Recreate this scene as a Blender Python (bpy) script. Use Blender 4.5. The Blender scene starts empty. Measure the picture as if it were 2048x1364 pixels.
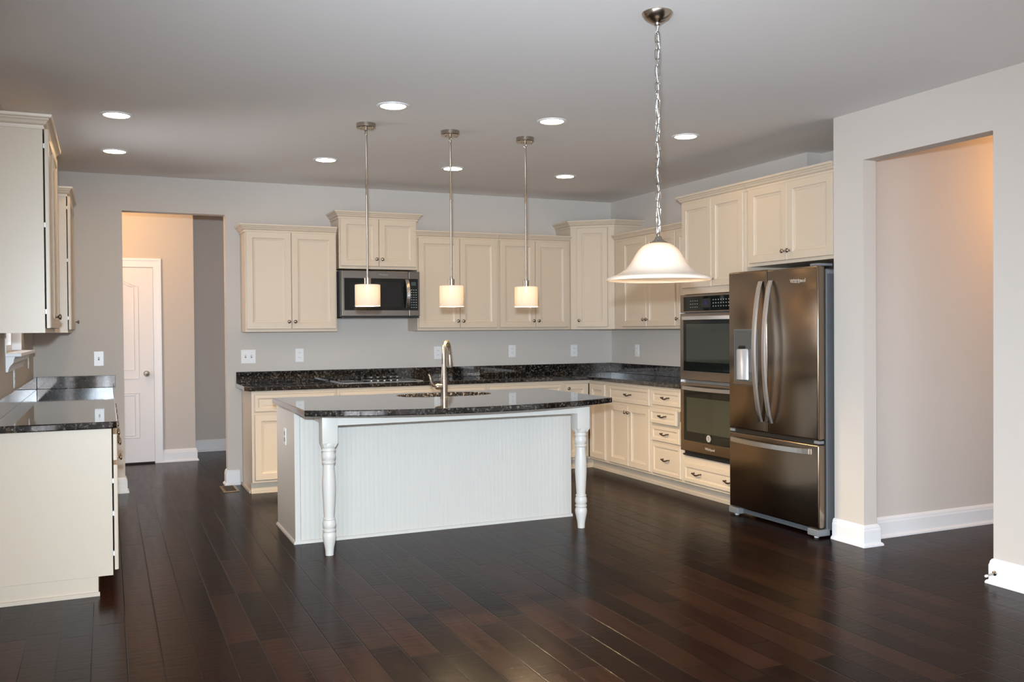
import bpy, bmesh, math, random
from mathutils import Vector, Matrix
random.seed(7)
PI = math.pi
SC = bpy.context.scene
COL = SC.collection
# ------------------------------------------------------------ camera
cam_data = bpy.data.cameras.new('camera'); cam = bpy.data.objects.new('camera', cam_data); COL.objects.link(cam)
cam_data.sensor_width = 36.0; cam_data.lens = 36.0*1813.3/2048; cam_data.clip_start = 0.05
cam.matrix_world = Matrix(((0.91285, 0.01224, -0.40811, -4.959), (-0.40822, 0.00852, -0.91284, -8.468),
                           (-0.00770, 0.99989, 0.01278, 1.380), (0, 0, 0, 1)))
SC.camera = cam
# ------------------------------------------------------------ exposure, daylight, flash
SC.view_settings.view_transform = 'Standard'; SC.view_settings.look = 'None'
SC.view_settings.gamma = 1.0; SC.view_settings.use_curve_mapping = False
SC.view_settings.exposure = 0.0
SC.cycles.use_denoising = True; SC.cycles.sample_clamp_indirect = 3.0; SC.cycles.blur_glossy = 0.6
SC.cycles.max_bounces = 10; SC.cycles.diffuse_bounces = 5; SC.cycles.glossy_bounces = 5
SC.cycles.caustics_reflective = True; SC.cycles.caustics_refractive = False
W = bpy.data.worlds.new('overcast_sky'); SC.world = W; W.use_nodes = True
bg = W.node_tree.nodes['Background']; WT = W.node_tree; bg.inputs[0].default_value = (0.98, 0.97, 1.0, 1)   # overcast: the zenith is three times the horizon
_g = WT.nodes.new('ShaderNodeTexCoord'); _s = WT.nodes.new('ShaderNodeSeparateXYZ'); _m = WT.nodes.new('ShaderNodeMath'); _a = WT.nodes.new('ShaderNodeMath')
WT.links.new(_g.outputs['Generated'], _s.inputs[0]); WT.links.new(_s.outputs[2], _m.inputs[0]); _m.operation = 'MAXIMUM'; _m.inputs[1].default_value = 0.0
_a.operation = 'MULTIPLY_ADD'; WT.links.new(_m.outputs[0], _a.inputs[0]); _a.inputs[1].default_value = 12.0; _a.inputs[2].default_value = 6.0
WT.links.new(_a.outputs[0], bg.inputs[1])

def light(name, kind, loc, energy, color, size=0.1, size_y=None, direction=None, portal=False, parent=None):
    d = bpy.data.lights.new(name, kind); d.energy = energy; d.color = color
    if kind == 'AREA':
        d.size = size
        if size_y: d.shape = 'RECTANGLE'; d.size_y = size_y
        if portal: d.cycles.is_portal = True
    else: d.shadow_soft_size = size
    o = bpy.data.objects.new(name, d); COL.objects.link(o); o.location = loc
    if direction is not None: o.rotation_euler = Vector(direction).to_track_quat('-Z', 'Y').to_euler()
    if parent: o.parent = parent
    return o
# camera flash in the shoe above the lens
fl = light('camera_flash', 'SPOT', (-4.97, -8.42, 1.56), 1250, (0.72, 0.87, 1.0), 0.035, direction=(0.42, 0.91, -0.20))
fl.data.spot_size = math.radians(90); fl.data.spot_blend = 1.0
# daylight enters by the kitchen window and unseen openings added for light (portals only guide the sky's rays)
light('daylight_portal', 'AREA', (-4.30, -11.06, 1.30), 1, (1, 1, 1), 1.8, 2.1, (0, 1, 0), True)
light('daylight_portal', 'AREA', (-5.64, -8.3, 1.15), 1, (1, 1, 1), 4.0, 2.1, (1, 0, 0), True)
light('daylight_portal', 'AREA', (-5.66, -1.735, 1.85), 1, (1, 1, 1), 1.05, 1.15, (1, 0, 0), True)
light('daylight_portal', 'AREA', (-5.66, 0.66, 1.25), 1, (1, 1, 1), 0.32, 1.9, (1, 0, 0), True)  # opening added at the unseen end of the back hall to brighten it
light('daylight_portal', 'AREA', (0.80, -7.08, 1.25), 1, (1, 1, 1), 0.5, 1.5, (0, 1, 0), True)  # unseen opening added in the side hall as daylight fill
# warm lamps out of sight in the two hallways
light('side_hall_lamp', 'POINT', (1.25, -4.65, 2.35), 28, (1.0, 0.48, 0.15), 0.10)
light('back_hall_lamp', 'POINT', (-5.0, 0.90, 2.64), 34, (1.0, 0.56, 0.22), 0.10)

# ------------------------------------------------------------ materials
def new_mat(name):
    m = bpy.data.materials.new(name); m.use_nodes = True
    nt = m.node_tree; return m, nt, nt.nodes['Principled BSDF']
def simple(name, col, rough=0.5, metal=0.0, spec=0.5, noise=0.0, nscale=30, bump=0.0):
    m, nt, b = new_mat(name)
    b.inputs['Base Color'].default_value = (*col, 1); b.inputs['Roughness'].default_value = rough
    b.inputs['Metallic'].default_value = metal; b.inputs['Specular IOR Level'].default_value = spec
    if noise or bump:
        tc = nt.nodes.new('ShaderNodeTexCoord'); n = nt.nodes.new('ShaderNodeTexNoise'); n.inputs['Scale'].default_value = nscale
        n.inputs['Detail'].default_value = 3
        nt.links.new(tc.outputs['Object'], n.inputs['Vector'])
        if noise:
            mx = nt.nodes.new('ShaderNodeMixRGB'); mx.inputs[1].default_value = (*[c*(1-noise) for c in col], 1)
            mx.inputs[2].default_value = (*[min(1, c*(1+noise)) for c in col], 1)
            nt.links.new(n.outputs['Fac'], mx.inputs[0]); nt.links.new(mx.outputs[0], b.inputs['Base Color'])
        if bump:
            bp = nt.nodes.new('ShaderNodeBump'); bp.inputs['Strength'].default_value = bump; bp.inputs['Distance'].default_value = 0.002
            nt.links.new(n.outputs['Fac'], bp.inputs['Height']); nt.links.new(bp.outputs[0], b.inputs['Normal'])
    return m
WALL = simple('greige_wall_paint', (0.62, 0.575, 0.53), 0.75, spec=0.25, noise=0.015, nscale=60, bump=0.08)
CEIL = simple('ceiling_paint', (0.80, 0.78, 0.77), 0.9, spec=0.1, noise=0.015, nscale=80, bump=0.08)
TRIM = simple('white_trim_paint', (0.84, 0.85, 0.87), 0.35, noise=0.01)
DOORP = simple('white_door_paint', (0.84, 0.83, 0.84), 0.45, noise=0.01)
CREAM = simple('cream_cabinet_paint', (0.625, 0.53, 0.42), 0.38, noise=0.012, nscale=12)
ISLE = simple('island_white_paint', (0.69, 0.66, 0.61), 0.4, noise=0.012, nscale=12)
GAPSHADE = simple('gap_shade', (0.02, 0.018, 0.02), 0.8)  # dark colour standing in for the shade in gaps
PLATE = simple('white_plastic', (0.86, 0.86, 0.86), 0.3)
SLOT = simple('grey_slot', (0.25, 0.25, 0.25), 0.6)
NICKEL = simple('brushed_nickel', (0.43, 0.385, 0.33), 0.24, 1.0)
RODM = simple('satin_rod', (0.30, 0.265, 0.225), 0.38, 1.0)
CHAINM = simple('chain_nickel', (0.50, 0.48, 0.45), 0.25, 1.0)
KNOBM = simple('dark_nickel_knob', (0.34, 0.29, 0.25), 0.25, 1.0)
PULLM = simple('bronze_pull', (0.12, 0.09, 0.075), 0.32, 1.0)
GREYC = simple('grey_case_metal', (0.23, 0.24, 0.255), 0.45, 0.6, noise=0.04)
GREYP = simple('grey_plastic', (0.19, 0.20, 0.21), 0.4)
BLACK = simple('black_plastic', (0.012, 0.012, 0.013), 0.3)
BGLASS = simple('black_oven_glass', (0.008, 0.010, 0.009), 0.04, spec=0.35)
MARK = simple('pale_lettering', (0.75, 0.74, 0.72), 0.35, 0.6)
KEYS = simple('grey_key_print', (0.30, 0.32, 0.34), 0.5)
LCD = simple('unlit_display', (0.05, 0.075, 0.075), 0.1)
BLUE = simple('blue_dial', (0.02, 0.03, 0.16), 0.2)
BRASS = simple('brown_register_metal', (0.30, 0.22, 0.13), 0.4, 0.6)
RUBBER = simple('white_rubber', (0.8, 0.8, 0.8), 0.6)

def brushed(name, col, rough, vertical=True):
    m, nt, b = new_mat(name)
    b.inputs['Base Color'].default_value = (*col, 1); b.inputs['Metallic'].default_value = 1.0; b.inputs['Roughness'].default_value = rough
    tc = nt.nodes.new('ShaderNodeTexCoord'); mp = nt.nodes.new('ShaderNodeMapping'); n = nt.nodes.new('ShaderNodeTexNoise')
    mp.inputs['Scale'].default_value = (2, 2, 900) if vertical else (900, 900, 3)
    n.inputs['Scale'].default_value = 1.0; n.inputs['Detail'].default_value = 2
    nt.links.new(tc.outputs['Object'], mp.inputs[0]); nt.links.new(mp.outputs[0], n.inputs['Vector'])
    r = nt.nodes.new('ShaderNodeMapRange'); r.inputs[3].default_value = rough*0.9; r.inputs[4].default_value = rough*1.15
    nt.links.new(n.outputs['Fac'], r.inputs[0]); nt.links.new(r.outputs[0], b.inputs['Roughness'])
    b.inputs['Anisotropic'].default_value = 0.6
    bp = nt.nodes.new('ShaderNodeBump'); bp.inputs['Strength'].default_value = 0.03; bp.inputs['Distance'].default_value = 0.0003
    nt.links.new(n.outputs['Fac'], bp.inputs['Height']); nt.links.new(bp.outputs[0], b.inputs['Normal'])
    return m
STEEL = brushed('brushed_stainless', (0.24, 0.19, 0.145), 0.21)
STEELH = brushed('satin_handle_steel', (0.66, 0.65, 0.64), 0.28, False)
STEELO = brushed('warm_oven_steel', (0.33, 0.275, 0.225), 0.25)
STEELM = brushed('microwave_steel', (0.16, 0.14, 0.122), 0.30)

def granite():
    m, nt, b = new_mat('black_granite'); N = nt.nodes.new; L = nt.links.new
    tc = N('ShaderNodeTexCoord')
    n1 = N('ShaderNodeTexNoise'); n1.inputs['Scale'].default_value = 55; n1.inputs['Detail'].default_value = 6; n1.inputs['Roughness'].default_value = 0.75
    v = N('ShaderNodeTexVoronoi'); v.inputs['Scale'].default_value = 130
    n2 = N('ShaderNodeTexNoise'); n2.inputs['Scale'].default_value = 11; n2.inputs['Detail'].default_value = 4
    for q in (n1, v, n2): L(tc.outputs['Object'], q.inputs['Vector'])
    r1 = N('ShaderNodeValToRGB'); e = r1.color_ramp.elements
    e[0].position = 0.44; e[0].color = (0.006, 0.006, 0.007, 1); e[1].position = 0.66; e[1].color = (0.42, 0.37, 0.32, 1)
    x = r1.color_ramp.elements.new(0.54); x.color = (0.035, 0.032, 0.029, 1)
    L(n1.outputs['Fac'], r1.inputs[0])
    r2 = N('ShaderNodeValToRGB'); f = r2.color_ramp.elements
    f[0].position = 0.5; f[0].color = (0.6, 0.6, 0.62, 1); f[1].position = 0.72; f[1].color = (1.12, 0.95, 0.80, 1); L(n2.outputs['Fac'], r2.inputs[0])
    mu = N('ShaderNodeMixRGB'); mu.blend_type = 'MULTIPLY'; mu.inputs[0].default_value = 1; L(r1.outputs[0], mu.inputs[1]); L(r2.outputs[0], mu.inputs[2])
    r3 = N('ShaderNodeValToRGB'); g = r3.color_ramp.elements
    g[0].position = 0.0; g[0].color = (1.0, 1.0, 1.0, 1); g[1].position = 0.55; g[1].color = (0.65, 0.65, 0.65, 1); L(v.outputs['Distance'], r3.inputs[0])
    m2 = N('ShaderNodeMixRGB'); m2.blend_type = 'MULTIPLY'; m2.inputs[0].default_value = 1; L(mu.outputs[0], m2.inputs[1]); L(r3.outputs[0], m2.inputs[2])
    L(m2.outputs[0], b.inputs['Base Color']); b.inputs['Roughness'].default_value = 0.06; b.inputs['Specular IOR Level'].default_value = 0.4
    b.inputs['Coat Weight'].default_value = 1.0; b.inputs['Coat IOR'].default_value = 1.42; b.inputs['Coat Roughness'].default_value = 0.03
    return m
GRAN = granite()

def floor_mat():
    m, nt, b = new_mat('dark_hardwood_planks'); N = nt.nodes.new; L = nt.links.new
    def math_(op, a, c=None):
        q = N('ShaderNodeMath'); q.operation = op
        for i, s in enumerate((a, c)):
            if s is None: continue
            if isinstance(s, (int, float)): q.inputs[i].default_value = s
            else: L(s, q.inputs[i])
        return q.outputs[0]
    tc = N('ShaderNodeTexCoord'); sp = N('ShaderNodeSeparateXYZ'); L(tc.outputs['Object'], sp.inputs[0])
    X, Y = sp.outputs[0], sp.outputs[1]
    PW, PL = 0.136, 1.05
    u = math_('DIVIDE', X, PW); row = math_('FLOOR', u); fu = math_('FRACT', u)
    w1 = N('ShaderNodeTexWhiteNoise'); w1.noise_dimensions = '1D'; L(row, w1.inputs['W'])
    w1b = N('ShaderNodeTexWhiteNoise'); w1b.noise_dimensions = '1D'; L(math_('ADD', row, 57.3), w1b.inputs['W'])
    plen = math_('ADD', 0.55, math_('MULTIPLY', w1b.outputs['Value'], 0.5))
    vv = math_('ADD', math_('DIVIDE', Y, plen), math_('MULTIPLY', w1.outputs['Value'], 9.0)); ix = math_('FLOOR', vv); fv = math_('FRACT', vv)
    cv = N('ShaderNodeCombineXYZ'); L(row, cv.inputs[0]); L(ix, cv.inputs[1])
    w2 = N('ShaderNodeTexWhiteNoise'); w2.noise_dimensions = '2D'; L(cv.outputs[0], w2.inputs['Vector'])
    # seams
    du = math_('MULTIPLY', math_('MINIMUM', fu, math_('SUBTRACT', 1.0, fu)), PW)
    dv = math_('MULTIPLY', math_('MINIMUM', fv, math_('SUBTRACT', 1.0, fv)), PL)
    dist = math_('MINIMUM', du, dv)
    seam = N('ShaderNodeMapRange'); L(dist, seam.inputs[0]); seam.inputs[1].default_value = 0.0008; seam.inputs[2].default_value = 0.0036
    # grain
    mp = N('ShaderNodeMapping'); mp.inputs['Scale'].default_value = (26, 2.2, 1); L(tc.outputs['Object'], mp.inputs[0])
    off = N('ShaderNodeVectorMath'); off.operation = 'ADD'; L(mp.outputs[0], off.inputs[0])
    sc = N('ShaderNodeVectorMath'); sc.operation = 'SCALE'; L(w2.outputs['Color'], sc.inputs[0]); sc.inputs['Scale'].default_value = 30; L(sc.outputs[0], off.inputs[1])
    g = N('ShaderNodeTexNoise'); g.inputs['Scale'].default_value = 1.0; g.inputs['Detail'].default_value = 5; L(off.outputs[0], g.inputs['Vector'])
    ramp = N('ShaderNodeValToRGB'); e = ramp.color_ramp.elements
    e[0].position = 0.0; e[0].color = (0.0065, 0.0030, 0.0020, 1); e[1].position = 1.0; e[1].color = (0.042, 0.0155, 0.0088, 1)
    x = e.new(0.55); x.color = (0.0175, 0.0068, 0.0040, 1)
    fac = math_('ADD', math_('MULTIPLY', w2.outputs['Value'], 0.7), math_('MULTIPLY', math_('SUBTRACT', g.outputs['Fac'], 0.35), 0.6)); L(fac, ramp.inputs[0])
    mx = N('ShaderNodeMixRGB'); mx.inputs[1].default_value = (0.006, 0.0035, 0.003, 1); L(ramp.outputs[0], mx.inputs[2]); L(seam.outputs[0], mx.inputs[0])
    L(mx.outputs[0], b.inputs['Base Color'])
    # hand-scraped waves + seam groove
    mp2 = N('ShaderNodeMapping'); mp2.inputs['Scale'].default_value = (9, 34, 1); L(tc.outputs['Object'], mp2.inputs[0])
    n2 = N('ShaderNodeTexNoise'); n2.inputs['Scale'].default_value = 1.0; n2.inputs['Detail'].default_value = 2; L(mp2.outputs[0], n2.inputs['Vector'])
    tilt = math_('MULTIPLY', math_('SUBTRACT', w2.outputs['Value'], 0.5), math_('MULTIPLY', fu, 0.35))
    h = math_('ADD', math_('ADD', math_('MULTIPLY', n2.outputs['Fac'], 0.55), math_('MULTIPLY', g.outputs['Fac'], 0.15)), math_('ADD', math_('MULTIPLY', seam.outputs[0], 0.6), tilt))
    bp = N('ShaderNodeBump'); bp.inputs['Strength'].default_value = 0.7; bp.inputs['Distance'].default_value = 0.0018
    L(h, bp.inputs['Height']); L(bp.outputs[0], b.inputs['Normal'])
    rr = N('ShaderNodeMapRange'); L(g.outputs['Fac'], rr.inputs[0]); rr.inputs[3].default_value = 0.17; rr.inputs[4].default_value = 0.29
    L(rr.outputs[0], b.inputs['Roughness']); b.inputs['Specular IOR Level'].default_value = 0.04
    return m
FLOOR = floor_mat()

def emis(name, col, strength):
    m, nt, b = new_mat(name); b.inputs['Base Color'].default_value = (0.9, 0.9, 0.9, 1)
    b.inputs['Emission Color'].default_value = (*col, 1); b.inputs['Emission Strength'].default_value = strength
    return m
LENS = emis('lit_downlight_lens', (1.0, 0.66, 0.30), 58)
BULB = emis('lit_bulb', (1.0, 0.72, 0.40), 16)
def opal(name, tint, t=0.55):
    m, nt, b = new_mat(name); N = nt.nodes.new; L = nt.links.new
    tr = N('ShaderNodeBsdfTranslucent'); tr.inputs[0].default_value = (*tint, 1)
    b.inputs['Base Color'].default_value = (*[min(1, c*1.0) for c in tint], 1); b.inputs['Roughness'].default_value = 0.3
    mx = N('ShaderNodeMixShader'); mx.inputs[0].default_value = t; L(b.outputs[0], mx.inputs[1]); L(tr.outputs[0], mx.inputs[2])
    L(mx.outputs[0], nt.nodes['Material Output'].inputs[0]); return m
OPAL = opal('frosted_opal_glass', (0.95, 0.88, 0.78))
ALAB = opal('alabaster_glass', (0.95, 0.86, 0.76), 0.5)
def pane_mat():
    m, nt, b = new_mat('window_glass'); N = nt.nodes.new; L = nt.links.new
    t = N('ShaderNodeBsdfTransparent'); g = N('ShaderNodeBsdfGlossy'); g.inputs['Roughness'].default_value = 0.02
    f = N('ShaderNodeFresnel'); f.inputs[0].default_value = 1.45
    mx = N('ShaderNodeMixShader'); L(f.outputs[0], mx.inputs[0]); L(t.outputs[0], mx.inputs[1]); L(g.outputs[0], mx.inputs[2])
    L(mx.outputs[0], nt.nodes['Material Output'].inputs[0]); return m
PANE = pane_mat()

# ------------------------------------------------------------ mesh helpers
class MB:
    def __init__(s): s.bm = bmesh.new()
    def box(s, x0, x1, y0, y1, z0, z1, b=0.0, seg=2):
        if x1 < x0: x0, x1 = x1, x0
        if y1 < y0: y0, y1 = y1, y0
        if z1 < z0: z0, z1 = z1, z0
        vs = [s.bm.verts.new((x, y, z)) for z in (z0, z1) for x, y in ((x0, y0), (x1, y0), (x1, y1), (x0, y1))]
        fs = [s.bm.faces.new([vs[i] for i in f]) for f in ((3, 2, 1, 0), (4, 5, 6, 7), (0, 1, 5, 4), (1, 2, 6, 5), (2, 3, 7, 6), (3, 0, 4, 7))]
        if b:
            es = list({e for f in fs for e in f.edges})
            bmesh.ops.bevel(s.bm, geom=es, offset=b, segments=seg, profile=0.5, affect='EDGES')
        return s
    def prism(s, pts, z0, z1):
        n = len(pts)
        a = sum(pts[i][0]*pts[(i+1) % n][1]-pts[(i+1) % n][0]*pts[i][1] for i in range(n))
        if a < 0: pts = pts[::-1]
        lo = [s.bm.verts.new((x, y, z0)) for x, y in pts]; hi = [s.bm.verts.new((x, y, z1)) for x, y in pts]
        s.bm.faces.new(lo[::-1]); s.bm.faces.new(hi)
        for i in range(n): s.bm.faces.new((lo[i], lo[(i+1) % n], hi[(i+1) % n], hi[i]))
        return s
    def loft(s, rings, close=True, cap0=True, cap1=True):
        R = [[s.bm.verts.new(p) for p in r] for r in rings]; n = len(R[0])
        for a, c in zip(R[:-1], R[1:]):
            for i in range(n if close else n-1): s.bm.faces.new((a[i], a[(i+1) % n], c[(i+1) % n], c[i]))
        if cap0: s.bm.faces.new(R[0][::-1])
        if cap1: s.bm.faces.new(R[-1])
        return s
    def lathe(s, prof, c=(0, 0, 0), axis='z', n=24, cap=True):
        rings = []
        for r, h in prof:
            ring = []
            for i in range(n):
                a = 2*PI*i/n; x, y = r*math.cos(a), r*math.sin(a)
                p = {'z': (x, y, h), '-y': (x, -h, y), 'x': (h, x, y), '-x': (-h, -x, y)}[axis]
                ring.append((p[0]+c[0], p[1]+c[1], p[2]+c[2]))
            rings.append(ring)
        return s.loft(rings, True, cap, cap)
    def tube(s, pts, r, n=10, cap=True, flat=None):
        pts = [Vector(p) for p in pts]; m = len(pts); rs = r if isinstance(r, (list, tuple)) else [r]*m
        rings = []; up = None
        for i, p in enumerate(pts):
            t = (pts[min(i+1, m-1)]-pts[max(i-1, 0)]).normalized()
            if up is None:
                up = Vector((0, 0, 1)) if abs(t.z) < 0.9 else Vector((1, 0, 0))
            u = (up-t*up.dot(t)).normalized(); v = t.cross(u); up = u
            rings.append([p+(u*math.cos(2*PI*k/n)+v*math.sin(2*PI*k/n))*rs[i] for k in range(n)])
        return s.loft(rings, True, cap, cap)
    def ring(s, pts, r, n=8):       # closed tube
        pts = [Vector(p) for p in pts]; m = len(pts); c = sum(pts, Vector())/m
        nr = (pts[0]-c).cross(pts[m//4]-c).normalized(); rings = []
        for i, p in enumerate(pts):
            t = (pts[(i+1) % m]-pts[i-1]).normalized(); u = nr; v = t.cross(u)
            rings.append([s.bm.verts.new(p+(u*math.cos(2*PI*k/n)+v*math.sin(2*PI*k/n))*r) for k in range(n)])
        for i in range(m):
            a, b = rings[i], rings[(i+1) % m]
            for k in range(n): s.bm.faces.new((a[k], a[(k+1) % n], b[(k+1) % n], b[k]))
        return s
    def sweep(s, path, prof, side=1):   # moulding swept along an open path in plan; prof = (out, z); out is to the right of travel * side
        P = [Vector((x, y)) for x, y in path]; n = len(P); rings = []
        for i in range(n):
            d1 = (P[i]-P[i-1]).normalized() if i > 0 else None
            d2 = (P[i+1]-P[i]).normalized() if i < n-1 else None
            n1 = Vector((d1.y, -d1.x))*side if d1 else None
            n2 = Vector((d2.y, -d2.x))*side if d2 else None
            if n1 and n2:
                mm = (n1+n2).normalized(); mm = mm/max(0.2, mm.dot(n1))
            else: mm = n1 or n2
            rings.append([(P[i].x+mm.x*o, P[i].y+mm.y*o, z) for o, z in prof])
        return s.loft(rings)
    def panel(s, x0, x1, z0, z1, rings, y=0.0):    # raised/recessed front facing -y; rings = (inset, depth forward)
        rr = [[(x0+i, y-d, z0+i), (x1-i, y-d, z0+i), (x1-i, y-d, z1-i), (x0+i, y-d, z1-i)] for i, d in rings]
        return s.loft(rr)
    def build(s, name, mat, parent=None, loc=None, rotz=0.0, smooth=None):
        bmesh.ops.recalc_face_normals(s.bm, faces=s.bm.faces)
        me = bpy.data.meshes.new(name); s.bm.to_mesh(me); s.bm.free(); me.materials.append(mat)
        if smooth:
            me.polygons.foreach_set('use_smooth', [True]*len(me.polygons))
            me.set_sharp_from_angle(angle=math.radians(smooth))
        o = bpy.data.objects.new(name, me); COL.objects.link(o)
        if loc: o.location = loc
        if rotz: o.rotation_euler = (0, 0, rotz)
        if parent: o.parent = parent
        return o
def thing(name, label, cat, loc=(0, 0, 0), rotz=0.0, group=None):
    o = bpy.data.objects.new(name, None); COL.objects.link(o); o.location = loc; o.rotation_euler = (0, 0, rotz)
    o.empty_display_size = 0.1
    return tag(o, label, cat, group)
def tag(o, label, cat, group=None):
    o['label'] = label; o['category'] = cat
    if group: o['group'] = group
    return o
def struct(name, mb, mat, label, smooth=None):
    o = mb.build(name, mat, smooth=smooth); o['kind'] = 'structure'; o['label'] = label; return o
def dup(root, loc, label=None, rotz=None):
    r = root.copy(); COL.objects.link(r); r.location = loc
    if rotz is not None: r.rotation_euler = (0, 0, rotz)
    if label: r['label'] = label
    for ch in list(root.children):
        c = ch.copy(); COL.objects.link(c); c.parent = r
        for g in ch.children:
            q = g.copy(); COL.objects.link(q); q.parent = c
    return r
def text_mesh(name, txt, size, mat, parent, loc, rot, depth=0.0006):
    cu = bpy.data.curves.new(name, 'FONT'); cu.body = txt; cu.size = size; cu.extrude = depth; cu.align_x = 'CENTER'; cu.align_y = 'CENTER'
    t = bpy.data.objects.new(name, cu); COL.objects.link(t)
    dg = bpy.context.evaluated_depsgraph_get(); me = bpy.data.meshes.new_from_object(t.evaluated_get(dg))
    bpy.data.objects.remove(t); me.materials.clear(); me.materials.append(mat)
    o = bpy.data.objects.new(name, me); COL.objects.link(o); o.location = loc; o.rotation_euler = rot
    if parent: o.parent = parent
    return o
def slab_curve(name, outer, inner, z0, z1, mat, parent, bev=0.006):
    cu = bpy.data.curves.new(name, 'CURVE'); cu.dimensions = '2D'; cu.fill_mode = 'BOTH'
    cu.extrude = (z1-z0)/2-bev; cu.bevel_depth = bev; cu.bevel_resolution = 2; cu.offset = -bev
    for pts in [outer]+([inner] if inner else []):
        sp = cu.splines.new('POLY'); sp.points.add(len(pts)-1); sp.use_cyclic_u = True
        for p, q in zip(sp.points, pts): p.co = (q[0], q[1], 0, 1)
    t = bpy.data.objects.new(name, cu); COL.objects.link(t)
    dg = bpy.context.evaluated_depsgraph_get(); me = bpy.data.meshes.new_from_object(t.evaluated_get(dg))
    bpy.data.objects.remove(t); me.materials.clear(); me.materials.append(mat)
    me.transform(Matrix.Translation((0, 0, (z0+z1)/2))); me.polygons.foreach_set('use_smooth', [False]*len(me.polygons))
    o = bpy.data.objects.new(name, me); COL.objects.link(o)
    if parent: o.parent = parent
    return o

# ------------------------------------------------------------ the room
CZ = 2.732; XL = -5.515; XP = -0.64
OP0, OP1, OPZ = -4.827, -3.979, 2.425
DR0, DR1, DRZ = -4.192, -5.100, 2.420
struct('floor', MB().box(-5.7, 2.7, -11.2, 2.7, -0.06, 0), FLOOR, 'dark hand-scraped hardwood plank floor')
struct('ceiling', MB().box(-5.7, 2.7, -11.2, 2.7, CZ, CZ+0.1), CEIL, 'flat white ceiling')
struct('wall_back', MB().box(-5.7, OP0, 0, 0.12, 0, CZ).box(OP1, 0.12, 0, 0.12, 0, CZ).box(OP0, OP1, 0, 0.12, OPZ, CZ), WALL, 'greige back wall with a tall cased-free opening')
struct('wall_right', MB().box(0, 0.12, -2.99, 0, 0, CZ).box(0.12, 0.27, -2.99, -2.87, 0, CZ).box(0.15, 0.27, -3.94, -2.99, 0, CZ), WALL, 'greige right wall behind the ovens, stepping back above the refrigerator')
struct('wall_partition', MB().box(XP, -0.534, DR0, -3.94, 0, CZ).box(XP, -0.534, -11.2, DR1, 0, CZ).box(XP, -0.534, DR1, DR0, DRZ, CZ), WALL, 'greige partition with a wide doorway to the side hall')
struct('wall_hall', MB().box(-0.534, 2.7, -4.05, -3.94, 0, CZ), WALL, 'greige wall seen through the right doorway')
struct('wall_hall_end', MB().box(2.6, 2.7, -7.0, -4.05, 0, CZ), WALL, 'end wall of the side hall')
struct('wall_hall_near', MB().box(-0.534, 0.55, -7.1, -7.0, 0, CZ).box(1.05, 2.6, -7.1, -7.0, 0, CZ).box(0.55, 1.05, -7.1, -7.0, 0, 0.5).box(0.55, 1.05, -7.1, -7.0, 2.0, CZ), WALL, 'unseen near wall of the side hall with an added daylight opening')  # opening added out of view to fill the side hall with daylight
struct('wall_left', MB().box(XL-0.12, XL, -2.27, 0.5, 0, 1.262).box(XL-0.12, XL, 0.5, 2.7, 0, 0.3).box(XL-0.12, XL, -1.20, 0.5, 1.262, CZ).box(XL-0.12, XL, 0.82, 2.7, 0.3, CZ).box(XL-0.12, XL, 0.5, 0.82, 2.2, CZ).box(XL-0.12, XL, -2.27, -1.20, 2.42, CZ)
       .box(XL-0.12, XL, -6.3, -2.27, 0, CZ).box(XL-0.12, XL, -11.2, -10.3, 0, CZ).box(XL-0.12, XL, -10.3, -6.3, 2.2, CZ), WALL, 'greige left wall with the kitchen window and added daylight openings')  # patio and back hall openings are added, unseen, to let daylight in
struct('wall_rear', MB().box(-5.7, -5.2, -11.2, -11.08, 0, CZ).box(-3.4, XP, -11.2, -11.08, 0, CZ)
       .box(-5.2, -3.4, -11.2, -11.08, 0, 0.25).box(-5.2, -3.4, -11.2, -11.08, 2.35, CZ), WALL, 'wall behind the camera with a large added window opening')
def muntins(name, fr, label):
    m = MB()
    for b in fr: m.box(*b)
    return struct(name, m, TRIM, label)
x0, x1, z0, z1, y = -5.2, -3.4, 0.25, 2.35, -11.14
muntins('added_rear_window', [(a, b, y-.03, y+.03, z0, z1) for a, b in ((x0, x0+.05), (x1-.05, x1), ((x0+x1)/2-.03, (x0+x1)/2+.03))]+[(x0+.05, x1-.05, y-.028, y+.028, a, b) for a, b in ((z0, z0+.05), (z1-.05, z1), (1.28, 1.32))], 'unseen white window frame added behind the camera for daylight')  # frame of a window added out of view to admit daylight
muntins('added_patio_door', [(XL-.08, XL-.02, a, b, 0, 2.2) for a, b in ((-10.3, -10.22), (-9.0, -8.92), (-7.68, -7.6), (-6.38, -6.3))]+[(XL-.078, XL-.022, -10.22, -6.38, a, b) for a, b in ((0, .08), (2.12, 2.2))], 'unseen white patio door frame added beside the camera for daylight')  # patio door added beside the camera, unseen, for light from the left
# back hall
struct('wall_back_hall', MB().box(-5.7, -4.1, 1.8, 1.92, 0, CZ), WALL, 'warm beige wall with a white door beyond the back opening')
struct('wall_back_hall_return', MB().box(-4.22, -4.1, 1.92, 2.52, 0, CZ), WALL, 'return of the back hall wall')
struct('wall_back_hall_far', MB().box(-4.22, -2.6, 2.52, 2.64, 0, CZ), WALL, 'shaded far wall of the back hall')
struct('wall_back_hall_right', MB().box(-2.7, -2.6, 0.12, 2.52, 0, CZ), WALL, 'right wall of the back hall')
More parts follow.
